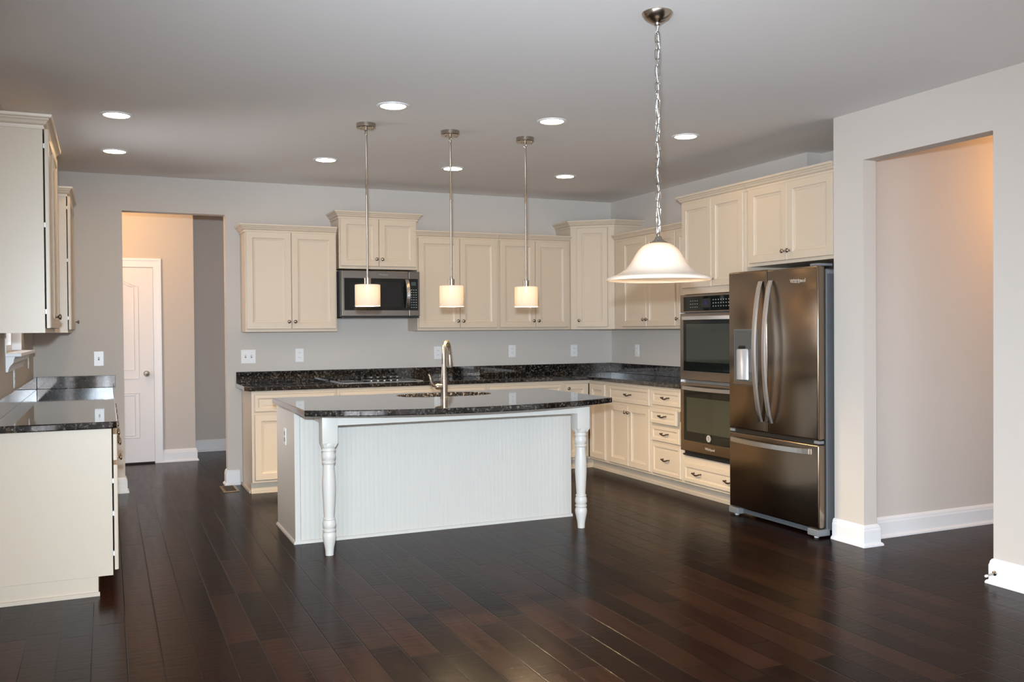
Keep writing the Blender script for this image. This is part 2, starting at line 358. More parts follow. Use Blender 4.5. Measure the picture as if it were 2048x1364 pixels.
# baseboards
BBP = [(0, 0), (0.030, 0), (0.030, 0.010), (0.024, 0.018), (0.017, 0.022), (0.017, 0.100), (0.013, 0.112), (0.013, 0.118), (0.007, 0.130), (0, 0.135)]
def baseboard(name, path, label, side=1):
    struct(name, MB().sweep(path, BBP, side), TRIM, label)
baseboard('baseboard_partition', [(XP+0.30, -3.935), (XP, -3.935), (XP, DR0), (-0.534, DR0), (-0.534, -4.05), (2.6, -4.05)][1:], 'white baseboard around the doorway post and along the hall wall', 1)
baseboard('baseboard_right', [(-0.534, -6.9), (-0.534, DR1), (XP, DR1), (XP, -11.0)], 'white baseboard on the right wall', 1)
baseboard('baseboard_opening_right', [(-3.875, 0), (OP1, 0), (OP1, 0.12)], 'white baseboard wrapping the opening edge beside the base cabinet', -1)
baseboard('baseboard_opening_left', [(-4.915, 0), (OP0, 0), (OP0, 0.12)], 'white baseboard stub left of the back opening', 1)
baseboard('baseboard_back_hall', [(-4.428, 1.8), (-4.1, 1.8), (-4.1, 2.52), (-2.7, 2.52)], 'white baseboard in the back hall', 1)
# hall door
d = MB().box(-5.27, -4.509, 1.788, 1.7995, 0.018, 2.055)
def ogee(pts):
    m = d; ring = [(x, 1.788, z) for x, z in pts]; c = (sum(p[0] for p in ring)/len(ring), sum(p[2] for p in ring)/len(ring))
    m.ring(ring, 0.007, 6)
    inn = [(c[0]+(x-c[0])*0.82, 1.7855, c[1]+(z-c[1])*(0.9)) for x, y, z in ring]
    m.ring(inn, 0.005, 6)
def arch(x0, x1, z0, z1, rise):
    p = [(x0, z0), (x1, z0)]
    for k in range(17):
        t = k/16; s_ = 0.5-0.5*math.cos(2*PI*t) ; p.append((x1+(x0-x1)*t, z1+rise*s_))
    return p
ogee(arch(-5.125, -4.655, 0.895, 1.86, 0.09)); ogee([(-5.125, 0.277), (-4.655, 0.277), (-4.655, 0.743), (-5.125, 0.743)])
dr = struct('door_1', d, DOORP, 'white two-panel arched interior door in the back hall', 35)
MB().lathe([(0.030, 0), (0.030, 0.006), (0.012, 0.010), (0.012, 0.03), (0.026, 0.04), (0.030, 0.052), (0.024, 0.064), (0.0, 0.068)], (-4.581, 1.788, 0.946), '-y', 20, False).build('door_knob', NICKEL, dr, smooth=50)
CASP = [(0, 0), (0.010, 0), (0.016, 0.012), (0.012, 0.03), (0.014, 0.05), (0.020, 0.062), (0.020, 0.082), (0, 0.082)]
t = MB()
for x0, x1, z0, z1 in ((-4.506, -4.428, 0, 2.155), (-5.36, -5.282, 0, 2.155), (-5.282, -4.506, 2.062, 2.155)):
    t.box(x0, x1, 1.782, 1.80, z0, z1)
t.box(-4.452, -4.428, 1.774, 1.782, 0, 2.155).box(-5.36, -4.452, 1.774, 1.782, 2.131, 2.155)
struct('trim_1', t, TRIM, 'white casing around the hall door')
struct('door_shade_strip', MB().box(-5.28, -4.508, 1.790, 1.7995, 0.0, 0.0165), GAPSHADE, 'dark strip painted as shade under the hall door')  # solid dark strip painted as the shade below the door
# kitchen window
w = MB()
XG = XL-0.075
for y0, y1, z0, z1 in ((-2.27, -2.23, 1.262, 2.42), (-1.24, -1.20, 1.262, 2.42), (-2.23, -1.24, 1.262, 1.30), (-2.23, -1.24, 2.38, 2.42), (-2.23, -1.24, 1.82, 1.86)):
    w.box(XG-0.02, XG+0.02, y0, y1, z0, z1)
wo = struct('window_1', w, TRIM, 'white kitchen window above the left worktop')
MB().box(XG-0.003, XG+0.003, -2.23, -1.24, 1.30, 2.38).build('pane', PANE, wo)
MB().box(XG+0.021, XL+0.006, -1.207, -1.2005, 1.262, 2.419).box(XG+0.021, XL+0.006, -2.2695, -2.263, 1.262, 2.419).build('jamb_liner', TRIM, wo)
MB().box(XL-0.055, XL+0.085, -2.262, -1.11, 1.238, 1.260, 0.004).build('window_sill', TRIM, wo)
MB().sweep([(XL, -2.25), (XL, -1.17)], [(0, 1.145), (0.012, 1.145), (0.014, 1.16), (0.022, 1.18), (0.04, 1.20), (0.045, 1.225), (0.05, 1.238), (0, 1.238)], 1).build('sill_apron', TRIM, wo)

# ------------------------------------------------------------ cabinet parts
DRINGS = [(0, 0), (0, 0.014), (0.003, 0.019), (0.054, 0.019), (0.057, 0.014), (0.066, 0.0105), (0.071, 0.0105), (0.075, 0.008)]
WRINGS = [(0, 0), (0, 0.014), (0.004, 0.019), (0.030, 0.019), (0.034, 0.015), (0.040, 0.012), (0.050, 0.012), (0.056, 0.013)]
CROWN = [(0, -0.022), (0.008, -0.022), (0.009, -0.010), (0.005, -0.009), (0.006, -0.004), (0.018, 0.004), (0.024, 0.016), (0.032, 0.023), (0.032, 0.029), (0.039, 0.030), (0.044, 0.035), (0.046, 0.047), (0, 0.047)]
def knob(parent, x, y, z):
    MB().lathe([(0.008, 0), (0.0055, 0.003), (0.005, 0.013), (0.0095, 0.016), (0.0155, 0.021), (0.0155, 0.026), (0.010, 0.030), (0.0, 0.0312)], (x, y, z), '-y', 16, False).build('knob', KNOBM, parent, smooth=60)
def pull(parent, x, y, z, half=0.045):
    m = MB()
    for s in (-1, 1):
        m.lathe([(0.0075, 0), (0.005, 0.004), (0.0045, 0.018), (0.0065, 0.022), (0.0065, 0.026), (0.0, 0.028)], (x+s*half, y, z), '-y', 12, False)
    m.tube([(x+half*k/6, y-0.022-0.002*math.cos(k/6*PI/2), z-0.011*(math.cos(k/6*PI/2)**1.0)) for k in range(-6, 7)], [0.0042+0.0016*math.cos(k/6*PI/2) for k in range(-6, 7)], 8)
    m.build('pull', PULLM, parent, smooth=50)
def cdoor(parent, x0, x1, z0, z1, y, kside=None, kz=None, name='door', mat=None, rings=DRINGS, hinges=False):
    o = MB().panel(x0, x1, z0, z1, rings, y).build(name, mat or CREAM, parent)
    if kside: knob(o, (x1-0.026) if kside == 'r' else (x0+0.026), y-0.019, kz)
    if hinges:
        for k, zh in enumerate((z0+0.085, (z0+z1)/2+0.02, z1-0.085)):
            MB().box(x0+0.004, x0+0.03, y, y+0.007, zh-0.012, zh+0.012).build('hinge', PLATE, o)
    return o
def cdrawer(parent, x0, x1, z0, z1, y, pulls=(0.5,), pz=None):
    o = MB().panel(x0, x1, z0, z1, WRINGS, y).build('drawer', CREAM, parent)
    for f in pulls: pull(o, x0+(x1-x0)*f, y-0.013, pz if pz else (z0+z1)/2+0.005)
    return o
RW = -PI/2; LW = PI/2
def upper(name, label, loc, rotz, w, d, h, split, crown_path, left_stile=0.008, right_stile=0.008, zb=0.024, zt=0.018, gap=0.001, hinges=False, group=None, kz=0.085):
    t = thing(name, label, 'cabinet', loc, rotz, group)
    m = MB().box(0, w, -d, 0, 0, h)
    m.build('carcass', CREAM, t)
    y = -d-gap
    xs = [left_stile]+list(split)+[w-right_stile]
    for i in range(len(xs)-1):
        k = 'r' if (i % 2 == 0) else 'l'
        cdoor(t, xs[i]+(0.0015 if i else 0), xs[i+1]-0.0015, zb, h-zt, y, k, zb+kz-0.02, hinges=hinges)
    if crown_path: MB().sweep(crown_path, [(o, h+z) for o, z in CROWN], 1).build('crown_moulding', CREAM, t)
    return t
G1 = 'cream wall cabinets on the back and right walls'
def fx(p): return p
upper('wall_cabinet', 'cream two-door wall cabinet left of the microwave, farthest left on the back wall', (-3.852, -0.001, 1.375), 0, 0.803, 0.304, 0.895, (0.397,), [(0, 0), (0, -0.304), (0.803, -0.304)][0:3], group=G1)
upper('wall_cabinet', 'short cream two-door wall cabinet set higher directly above the microwave', (-3.028, -0.001, 1.945), 0, 0.741, 0.320, 0.475, (0.369,), [(0, 0), (0, -0.320), (0.741, -0.320), (0.741, 0)], group=G1, left_stile=0.012, right_stile=0.012)
upper('wall_cabinet', 'cream two-door wall cabinet just right of the microwave, behind the middle pendant', (-2.283, -0.001, 1.375), 0, 0.834, 0.304, 0.895, (0.424,), [(0, -0.10), (0, -0.304), (0.834, -0.304)], group=G1, right_stile=0.022)
upper('wall_cabinet', 'cream two-door wall cabinet behind the right pendant, beside the tall corner cabinet', (-1.447, -0.001, 1.375), 0, 0.783, 0.304, 0.895, (0.390,), [(0, -0.304), (0.783, -0.304)], group=G1, right_stile=0.022)
# diagonal corner cabinet
t = thing('corner_wall_cabinet', 'tall diagonal one-door cream wall cabinet in the back right corner', 'cabinet', (-0.001, -0.001, 1.375), 0, G1)
PT = [(0, 0), (-0.661, 0), (-0.661, -0.324), (-0.324, -0.617), (0, -0.617)]
MB().prism(PT, 0, 1.045).build('carcass', CREAM, t)
MB().sweep([PT[1], PT[2], PT[3], PT[4]], [(o, 1.045+z) for o, z in CROWN], 1).build('crown_moulding', CREAM, t)
ang = math.atan2(-0.293, 0.337); L_ = math.hypot(0.337, 0.293)
do = MB().panel(0.065, L_-0.065, 0.024, 1.018, DRINGS, -0.001).build('door', CREAM, t, (PT[2][0], PT[2][1], 0), ang)
knob(do, 0.092, -0.020, 0.09)
# right wall uppers
upper('wall_cabinet', 'cream two-door wall cabinet on the right wall behind the bell pendant', (-0.001, -0.632, 1.375), RW, 1.080, 0.324, 0.885, (0.595,), [(0, -0.324), (1.08, -0.324)], group=G1, left_stile=0.165, right_stile=0.012)
upper('wall_cabinet', 'cream wall cabinet mostly hidden behind the oven tower, one knob showing', (-0.001, -1.714, 1.375), RW, 0.495, 0.324, 0.885, (), [(0, -0.324), (0.495, -0.324)], group=G1, left_stile=0.006)
for o in bpy.data.objects:
    if o.name.startswith('knob') and o.parent and o.parent.parent and 'one knob showing' in str(o.parent.parent.get('label', '')):
        o.location.x -= 0.425
# oven tower
t = thing('oven_cabinet', 'tall cream cabinet tower holding the double oven, drawer below', 'cabinet', (-0.001, -2.212, 0), RW)
FW = 0.818
MB().box(0, 0.018, -0.609, 0, 0.1, 2.412).box(FW-0.018, FW, -0.609, 0, 0.1, 2.412).box(0.018, FW-0.018, -0.609, 0, 1.655, 2.412).box(0.018, FW-0.018, -0.609, 0, 0.1, 0.338).box(0.018, FW-0.018, -0.02, 0, 0.338, 1.655).build('carcass', CREAM, t)
MB().box(0, FW, -0.535, -0.02, 0.0, 0.0995).box(0, FW, -0.548, -0.535, 0, 0.022).build('toe_kick', CREAM, t)
cdoor(t, 0.010, 0.400, 1.706, 2.392, -0.610, 'r', 1.765); cdoor(t, 0.403, FW-0.028, 1.706, 2.392, -0.610, 'l', 1.765)
cdrawer(t, 0.014, FW-0.014, 0.122, 0.274, -0.610, (0.24, 0.76))
MB().sweep([(0, -0.30), (0, -0.609), (FW, -0.609)], [(o, 2.412+z) for o, z in CROWN], 1).build('crown_moulding', CREAM, t)
# cabinet over the refrigerator
t = thing('wall_cabinet', 'deep cream two-door cabinet directly above the refrigerator', 'cabinet', (0.149, -3.034, 1.828), RW, G1)
GW = 0.896
MB().box(0, GW, -0.759, 0, 0, 0.584).build('carcass', CREAM, t)
cdoor(t, 0.040, 0.446, 0.022, 0.564, -0.760, 'r', 0.085); cdoor(t, 0.449, GW-0.012, 0.022, 0.564, -0.760, 'l', 0.085)
MB().sweep([(0, -0.759), (GW, -0.759)], [(o, 0.584+z) for o, z in CROWN], 1).build('crown_moulding', CREAM, t)
# left wall uppers
GL = 'cream wall cabinets beside the left window'
XU = XL+0.001
upper('wall_cabinet', 'near cream wall cabinet on the left wall, its white end panel facing the camera', (XU, -3.25, 1.381), LW, 0.955, 0.268, 1.062, (0.476,), [(0, 0), (0, -0.268), (0.955, -0.268), (0.955, 0)], gap=0.008, hinges=True, group=GL)
upper('wall_cabinet', 'far cream wall cabinet on the left wall, between the window and the back wall', (XU, -0.95, 1.381), LW, 0.948, 0.292, 1.035, (), [(0, 0), (0, -0.292), (0.948, -0.292)], gap=0.007, hinges=True, group=GL)

# base cabinets
BH = 0.876
def base(name, label, loc, rotz, w, toe=True, group='cream base cabinets'):
    t = thing(name, label, 'cabinet', loc, rotz, group)
    MB().box(0, w, -0.609, 0, 0.1, BH).build('carcass', CREAM, t)
    MB().box(0, w, -0.533, -0.01, 0, 0.0995).box(0, w, -0.546, -0.533, 0, 0.022).build('toe_kick', CREAM, t)
    return t
Y0 = -0.001
t = base('base_cabinet', 'left end base cabinet on the back wall, below the farthest left wall cabinet', (-3.852, Y0, 0), 0, 0.722)
MB().box(-0.012, 0, -0.505, 0, 0, 0.022).build('shoe_moulding', CREAM, t)
cdrawer(t, 0.022, 0.700, 0.700, 0.845, -0.610); cdoor(t, 0.022, 0.3595, 0.122, 0.675, -0.610, 'r', 0.62); cdoor(t, 0.3625, 0.700, 0.122, 0.675, -0.610, 'l', 0.62)
t = base('base_cabinet', 'base cabinet under the cooktop, mostly hidden behind the island', (-3.128, Y0, 0), 0, 0.996)
cdrawer(t, 0.022, 0.975, 0.700, 0.845, -0.610, ()); cdoor(t, 0.022, 0.4965, 0.122, 0.675, -0.610, 'r', 0.62); cdoor(t, 0.4995, 0.975, 0.122, 0.675, -0.610, 'l', 0.62)
t = base('base_cabinet', 'narrow base cabinet behind the island faucet on the back wall', (-2.130, Y0, 0), 0, 0.412)
cdrawer(t, 0.018, 0.392, 0.700, 0.845, -0.610); cdoor(t, 0.018, 0.392, 0.122, 0.675, -0.610, 'l', 0.62)
t = base('base_cabinet', 'base cabinet on the back wall next to the corner cabinet, behind the island top', (-1.716, Y0, 0), 0, 0.812)
cdrawer(t, 0.022, 0.790, 0.700, 0.845, -0.610); cdoor(t, 0.022, 0.4045, 0.122, 0.675, -0.610, 'r', 0.62); cdoor(t, 0.4075, 0.790, 0.122, 0.675, -0.610, 'l', 0.62)
# corner base
t = thing('corner_base_cabinet', 'L-shaped cream corner base cabinet with a folding door', 'cabinet', (0, 0, 0), 0, 'cream base cabinets')
PB = [(-0.002, -0.002), (-0.902, -0.002), (-0.902, -0.61), (-0.61, -0.61), (-0.61, -0.965), (-0.002, -0.965)]
MB().prism(PB, 0.1, BH).build('carcass', CREAM, t)
MB().prism([(-0.01, -0.01), (-0.902, -0.01), (-0.902, -0.534), (-0.534, -0.534), (-0.534, -0.965), (-0.01, -0.965)], 0, 0.0995).sweep([(-0.902, -0.534), (-0.534, -0.534), (-0.534, -0.965)], [(0, 0), (0.013, 0), (0.013, 0.022), (0, 0.022)], 1).build('toe_kick', CREAM, t)
cdoor(t, -0.886, -0.634, 0.122, 0.845, -0.611, 'l', 0.80)
o = cdoor(t, 0.645, 0.935, 0.122, 0.845, -0.611); o.rotation_euler = (0, 0, RW)
MB().box(-0.633, -0.627, -0.633, -0.612, 0.122, 0.845).build('dark_gap_strip', GAPSHADE, t)  # thin dark strip stands in for the shade between the folding doors
# right bases
t = base('base_cabinet', 'cream base cabinet on the right wall with one wide drawer over two doors', (-0.001, -0.967, 0), RW, 0.766)
cdrawer(t, 0.045, 0.742, 0.698, 0.848, -0.610); cdoor(t, 0.045, 0.3915, 0.122, 0.675, -0.610, 'r', 0.615); cdoor(t, 0.3945, 0.742, 0.122, 0.675, -0.610, 'l', 0.615)
t = base('base_cabinet', 'cream four-drawer base cabinet between the two-door unit and the oven tower', (-0.001, -1.735, 0), RW, 0.475)
cdrawer(t, 0.018, 0.448, 0.718, 0.848, -0.610)
o = cdrawer(t, 0.018, 0.425, 0.562, 0.692, -0.632)
MB().box(0.06, 0.40, -0.632, -0.612, 0.575, 0.665).build('drawer_box', CREAM, o)
MB().box(0.428, 0.434, -0.6125, -0.6095, 0.60, 0.685).build('drawer_gap_shade', GAPSHADE, t)  # dark strip painted as shade beside the ajar drawer
cdrawer(t, 0.018, 0.440, 0.408, 0.540, -0.616); cdrawer(t, 0.018, 0.448, 0.122, 0.388, -0.610)
# left bases
XBW = XL+0.001
names = ['near cream base cabinet on the left wall, its white end panel facing the camera', 'middle cream base cabinet of the left wall row, under the window', 'far cream base cabinet on the left wall, against the back wall']
for i, yy in enumerate((-3.25, -2.166, -1.082)):
    t = thing('base_cabinet', names[i], 'cabinet', (XBW, yy, 0), LW, 'cream base cabinets')
    wl = 1.081
    MB().box(0, wl, -0.572, 0, 0.1, BH).build('carcass', CREAM, t)
    MB().box(0, wl, -0.500, -0.005, 0, 0.0995).build('toe_kick', CREAM, t)
    if i == 0: MB().box(-0.012, 0, -0.507, -0.005, 0, 0.020).build('shoe_moulding', CREAM, t)
    for a, b in ((0.012, 0.539), (0.542, 1.069)):
        o = MB().panel(a, b, 0.705, 0.842, WRINGS, -0.580).build('drawer', CREAM, t)
        knob(o, (a+b)/2-0.05, -0.592, 0.775); knob(o, (a+b)/2+0.05, -0.592, 0.775)
    cdoor(t, 0.012, 0.539, 0.125, 0.680, -0.580, 'r', 0.655, hinges=(i == 0)); cdoor(t, 0.542, 1.069, 0.125, 0.680, -0.580, 'l', 0.655)

# ------------------------------------------------------------ worktops
CT0, CT1 = 0.877, 0.914
t = thing('worktop', 'L-shaped black granite worktop along the back and right walls with cooktop', 'countertop', (0, 0, 0))
slab_curve('worktop_slab', [(-3.903, -0.003), (-3.903, -0.55), (-3.875, -0.632), (-3.85, -0.646), (-0.646, -0.646), (-0.646, -2.208), (-0.003, -2.208), (-0.003, -0.003)], None, CT0, CT1, GRAN, t)
MB().box(-3.900, -0.004, -0.024, -0.003, CT1+0.0005, 1.016, 0.002).build('backsplash', GRAN, t)
MB().box(-0.025, -0.003, -2.206, -0.025, CT1+0.0005, 1.016, 0.002).build('backsplash', GRAN, t)
t = thing('worktop', 'black granite worktop along the left wall below the window', 'countertop', (0, 0, 0))
slab_curve('worktop_slab', [(XL+0.003, -0.003), (XL+0.003, -3.285), (-4.935, -3.285), (-4.916, -3.27), (-4.912, -3.25), (-4.912, -0.003)], None, CT0, CT1, GRAN, t)
MB().box(XL+0.025, -4.895, -0.024, -0.003, CT1+0.0005, 1.016, 0.002).build('backsplash', GRAN, t)
MB().box(XL+0.003, XL+0.024, -3.28, -0.003, CT1+0.0005, 1.016, 0.002).build('backsplash', GRAN, t)

# ------------------------------------------------------------ island
t = thing('kitchen_island', 'white kitchen island with beadboard front and two turned legs', 'island', (-2.85, -2.3, 0))
OX, OY = 2.85, 2.3
def iso(m): bmesh.ops.translate(m.bm, verts=m.bm.verts, vec=(OX, OY, 0)); return m
BX0, BX1, BY0, BY1 = -3.858, -1.838, -2.540, -1.885
iso(MB().box(BX0, BX1, BY0, BY0+0.02, 0, BH).box(BX0, BX1, BY1-0.02, BY1, 0, BH).box(BX0, BX0+0.02, BY0+0.02, BY1-0.02, 0, BH).box(BX1-0.02, BX1, BY0+0.02, BY1-0.02, 0, BH)).build('body', ISLE, t)
pts = []; n = 64; x0, x1 = BX0+0.035, BX1-0.02
for i in range(n):
    a = x0+(x1-x0)*i/n; b = x0+(x1-x0)*(i+1)/n
    pts += [(a, BY0-0.0068), (a+0.0018, BY0-0.0085), (b-0.007, BY0-0.0085), (b-0.0055, BY0-0.0076), (b-0.004, BY0-0.0085), (b-0.0018, BY0-0.0085)]
pts += [(x1, BY0-0.0085), (x1, BY0+0.001), (x0, BY0+0.001)]
iso(MB().prism(pts, 0.02, BH-0.002)).build('beadboard_panel', ISLE, t)
iso(MB().box(BX0-0.002, BX0+0.033, BY0-0.011, BY0+0.03, 0, BH-0.001, 0.002)).build('corner_trim', ISLE, t)
iso(MB().sweep([(BX0-0.001, BY1), (BX0-0.001, BY0-0.010), (BX1, BY0-0.010)], [(0, 0), (0.012, 0), (0.011, 0.010), (0.006, 0.018), (0, 0.020)], 1)).build('shoe_moulding', ISLE, t)
LEG = [(0.046, 0.668), (0.040, 0.662), (0.040, 0.655), (0.044, 0.650), (0.044, 0.644), (0.036, 0.640), (0.038, 0.634), (0.043, 0.622), (0.0435, 0.606), (0.039, 0.590), (0.034, 0.584), (0.041, 0.580), (0.042, 0.573), (0.039, 0.566),
       (0.034, 0.560), (0.037, 0.52), (0.0405, 0.47), (0.0415, 0.43), (0.040, 0.38), (0.035, 0.29), (0.031, 0.235), (0.037, 0.230), (0.038, 0.224), (0.034, 0.219), (0.039, 0.208), (0.0415, 0.195), (0.041, 0.180), (0.036, 0.168),
       (0.033, 0.165), (0.040, 0.160), (0.041, 0.152), (0.038, 0.146), (0.034, 0.143), (0.040, 0.134), (0.042, 0.118), (0.040, 0.100), (0.032, 0.062), (0.027, 0.035), (0.025, 0.010), (0.025, 0.0)]
LY = -2.925
for lx in (-3.722, -1.965):
    m = MB().box(lx-0.048, lx+0.048, LY-0.048, LY+0.048, 0.692, BH-0.001, 0.002)
    m.lathe([(0.0, 0.6925), (0.0475, 0.692), (0.048, 0.685)]+LEG, (lx, LY, 0), 'z', 28)
    m.loft([[(lx+s*a, LY+q*a, z) for s, q in ((-1, -1), (1, -1), (1, 1), (-1, 1))] for a, z in ((0.047, 0.693), (0.036, 0.668))])
    iso(m).build('leg', ISLE, t, smooth=40)
iso(MB().box(-3.674, -2.013, LY-0.046, LY-0.024, 0.800, BH-0.001)).build('apron_rail', ISLE, t)
for lx in (-3.722, -1.965):
    iso(MB().box(lx-0.011, lx+0.011, LY+0.048, BY0-0.009, 0.800, BH-0.001)).build('apron_rail', ISLE, t)
o = iso(MB().box(BX0-0.006, BX0-0.0005, -2.255, -2.178, 0.610, 0.722, 0.002)).build('outlet', PLATE, t); o['label'] = 'white outlet plate'
for zz in (0.645, 0.687):
    iso(MB().box(BX0-0.0075, BX0-0.006, -2.230, -2.203, zz-0.014, zz+0.014, 0.0006)).build('socket', SLOT, o)
# island worktop
t = thing('island_worktop', 'bow-fronted polished black granite top on the white island', 'countertop', (0, 0, 0))
cx, hw, sag, yf = -2.869, 1.038, 0.262, -3.128
R_ = (hw*hw+sag*sag)/(2*sag); a0 = math.asin(hw/R_)
bow = [(cx+R_*math.sin(-a0+2*a0*k/40), yf+(R_-sag)-R_*math.cos(-a0+2*a0*k/40)) for k in range(41)]
outer = [(cx-hw, -1.995)]+bow+[(cx+hw, -1.995)]
SX, SY, SA, SB = -2.735, -2.290, 0.345, 0.205
def oval(a, b, n=48, e=2.6):
    r = []
    for k in range(n):
        th = 2*PI*k/n; c, s = math.cos(th), math.sin(th)
        r.append((SX+a*math.copysign(abs(c)**(2/e), c), SY+b*math.copysign(abs(s)**(2/e), s)))
    return r
slab_curve('worktop_slab', outer, oval(SA, SB), CT0, CT1, GRAN, t)
t = tag(MB().loft([[(x, y, z) for x, y in oval(SA+e, SB+e)] for e, z in ((0.014, 0.876), (0.006, 0.876), (0.004, 0.84), (-0.02, 0.70), (-0.06, 0.68))], True, False, True).build('sink', STEELH), 'undermount oval stainless sink set in the island worktop', 'sink')

# faucet
FXX, FYY = -2.845, -2.588
t = thing('faucet', 'brushed nickel pull-down faucet with side lever behind the island sink', 'faucet', (FXX, FYY, 0.9145), 0)
MB().lathe([(0.0, 0), (0.027, 0), (0.027, 0.004), (0.0245, 0.006), (0.0240, 0.05), (0.0245, 0.10), (0.0235, 0.125), (0.0185, 0.175), (0.0155, 0.225), (0.0150, 0.23), (0, 0.23)], (0, 0, 0), 'z', 24, False).build('body', NICKEL, t, smooth=45)
dx, dy = math.sin(math.radians(40)), math.cos(math.radians(40))
arc = [(0, 0, 0.225), (0, 0, 0.26), (0, 0, 0.30)]
for k in range(1, 13):
    a = PI*k/13; rr_ = 0.055; s_ = rr_*(1-math.cos(a)); arc.append((dx*s_, dy*s_, 0.322+0.062*math.sin(a)))
arc += [(dx*0.113, dy*0.113, 0.31), (dx*0.117, dy*0.117, 0.29)]
MB().tube(arc, 0.0145, 14).build('spout', NICKEL, t, smooth=60)
MB().tube([(dx*0.117, dy*0.117, 0.292), (dx*0.119, dy*0.119, 0.27), (dx*0.124, dy*0.124, 0.225), (dx*0.127, dy*0.127, 0.205)], [0.0155, 0.0165, 0.0205, 0.0205], 14).build('spray_head', NICKEL, t, smooth=60)
o = MB().tube([(-0.018, 0, 0.076), (-0.050, 0, 0.078), (-0.062, 0, 0.079), (-0.066, 0, 0.079)], [0.0225, 0.0215, 0.018, 0.009], 14).build('handle', NICKEL, t, smooth=60)
MB().tube([(-0.058, 0, 0.078), (-0.078, 0, 0.085), (-0.092, 0, 0.105), (-0.097, 0, 0.130), (-0.103, 0, 0.152), (-0.112, 0, 0.163)], [0.008, 0.0095, 0.009, 0.0085, 0.008, 0.006], 10).build('lever', NICKEL, o, smooth=60)

# ------------------------------------------------------------ cooktop
t = thing('cooktop', 'black glass cooktop with five knobs set in the back worktop', 'cooktop', (-2.702, -0.350, CT1+0.0005))
MB().box(-0.362, 0.362, -0.254, 0.254, 0, 0.005, 0.001).build('glass_top', BGLASS, t)
m = MB(); m.box(-0.368, 0.368, -0.262, -0.2545, 0, 0.0055, 0.001).box(-0.368, -0.3625, -0.2545, 0.254, 0, 0.008, 0.001).box(0.3625, 0.368, -0.2545, 0.254, 0, 0.008, 0.001)
m.build('steel_trim', STEELH, t)
for i in range(5):
    MB().lathe([(0.017, 0), (0.017, 0.004), (0.011, 0.008), (0.012, 0.016), (0.016, 0.022), (0.016, 0.034), (0.010, 0.037), (0, 0.037)], (-0.050+i*0.062, -0.02, 0.005), 'z', 16, False).build('control_knob', CHAINM, t, smooth=40)
for x, y, r in ((-0.25, -0.11, 0.095), (-0.25, 0.12, 0.075), (0.25, -0.11, 0.075), (0.25, 0.12, 0.095), (0.0, 0.13, 0.09)):
    MB().ring([(x+r*math.cos(2*PI*k/40), y+r*math.sin(2*PI*k/40), 0.0048) for k in range(40)], 0.0012, 6).build('burner_ring', KEYS, t)

# ------------------------------------------------------------ microwave
t = thing('microwave', 'stainless over-the-range microwave mounted under the short wall cabinet', 'microwave', (-2.658, -0.012, 1.494), 0)
w2 = 0.368
MB().box(-w2, w2, -0.345, 0, 0.012, 0.432, 0.003).build('case', GREYC, t)
MB().box(-w2+0.004, w2-0.004, -0.375, -0.02, 0, 0.0115).box(-w2+0.01, w2-0.01, -0.392, -0.375, 0.002, 0.0115).build('bottom_vent', BLACK, t)
xd = 0.262
o = MB().box(-w2, xd-0.001, -0.388, -0.346, 0.016, 0.430, 0.005).build('door', STEELM, t)
MB().box(-w2+0.024, xd-0.002, -0.3905, -0.3885, 0.070, 0.362, 0.0008).build('window', BGLASS, o)
MB().box(-w2+0.07, xd-0.075, -0.3912, -0.3905, 0.105, 0.325, 0.0003).build('window_screen', simple('dark_mesh_screen', (0.018, 0.018, 0.019), 0.15, spec=0.25), o)
hx = xd-0.020
MB().loft([[(hx-0.018, -0.392-0.052*math.sin(PI*k/14)**0.8, 0.078+0.278*k/14), (hx+0.018, -0.392-0.052*math.sin(PI*k/14)**0.8, 0.078+0.278*k/14), (hx+0.015, -0.402-0.052*math.sin(PI*k/14)**0.8, 0.078+0.278*k/14), (hx-0.015, -0.402-0.052*math.sin(PI*k/14)**0.8, 0.078+0.278*k/14)] for k in range(15)]).build('handle', STEELH, o)
text_mesh('emblem', 'Whirlpool', 0.020, KEYS, o, (0.02, -0.3885, 0.396), (PI/2, 0, 0))
o = MB().box(xd+0.001, w2, -0.388, -0.346, 0.016, 0.430, 0.005).build('control_panel', STEELM, t)
MB().box(xd+0.002, w2-0.016, -0.3905, -0.3885, 0.070, 0.362, 0.0008).build('key_panel', BGLASS, o)
MB().box(xd+0.022, xd+0.068, -0.3914, -0.3906, 0.300, 0.332).build('display', LCD, o)
m = MB()
for r in range(8):
    for c in range(3): m.box(xd+0.020+c*0.022, xd+0.031+c*0.022, -0.3912, -0.3906, 0.095+r*0.023, 0.101+r*0.023)
m.build('keys', KEYS, o)

# ------------------------------------------------------------ double oven
t = thing('double_oven', 'brown-toned stainless double wall oven in the cream cabinet tower', 'oven', (-0.002, -2.222, 0), RW)
OWD = 0.752
MB().box(0.022, OWD+0.028, -0.612, -0.05, 0.342, 1.650).build('chassis', GREYC, t)
MB().box(0.006, OWD+0.030, -0.632, -0.613, 0.338, 0.352, 0.002).box(0.02, OWD+0.016, -0.620, -0.613, 0.352, 0.378).build('bottom_vent', BLACK, t)
o = MB().box(0.004, OWD+0.032, -0.650, -0.613, 1.505, 1.648, 0.003).build('control_panel', STEELO, t)
MB().box(0.058, OWD-0.02, -0.654, -0.650, 1.516, 1.632, 0.001).build('glass_panel', BGLASS, o)
MB().box(0.300, 0.420, -0.6552, -0.6542, 1.540, 1.612).build('display', BLACK, o)
MB().lathe([(0.016, 0), (0.016, 0.0012), (0, 0.0013)], (0.362, -0.6553, 1.578), '-y', 20, False).build('dial_light', BLUE, o)
m = MB()
for r in range(3):
    for c in range(4): m.box(0.15+c*0.03, 0.164+c*0.03, -0.6546, -0.6541, 1.545+r*0.025, 1.549+r*0.025)
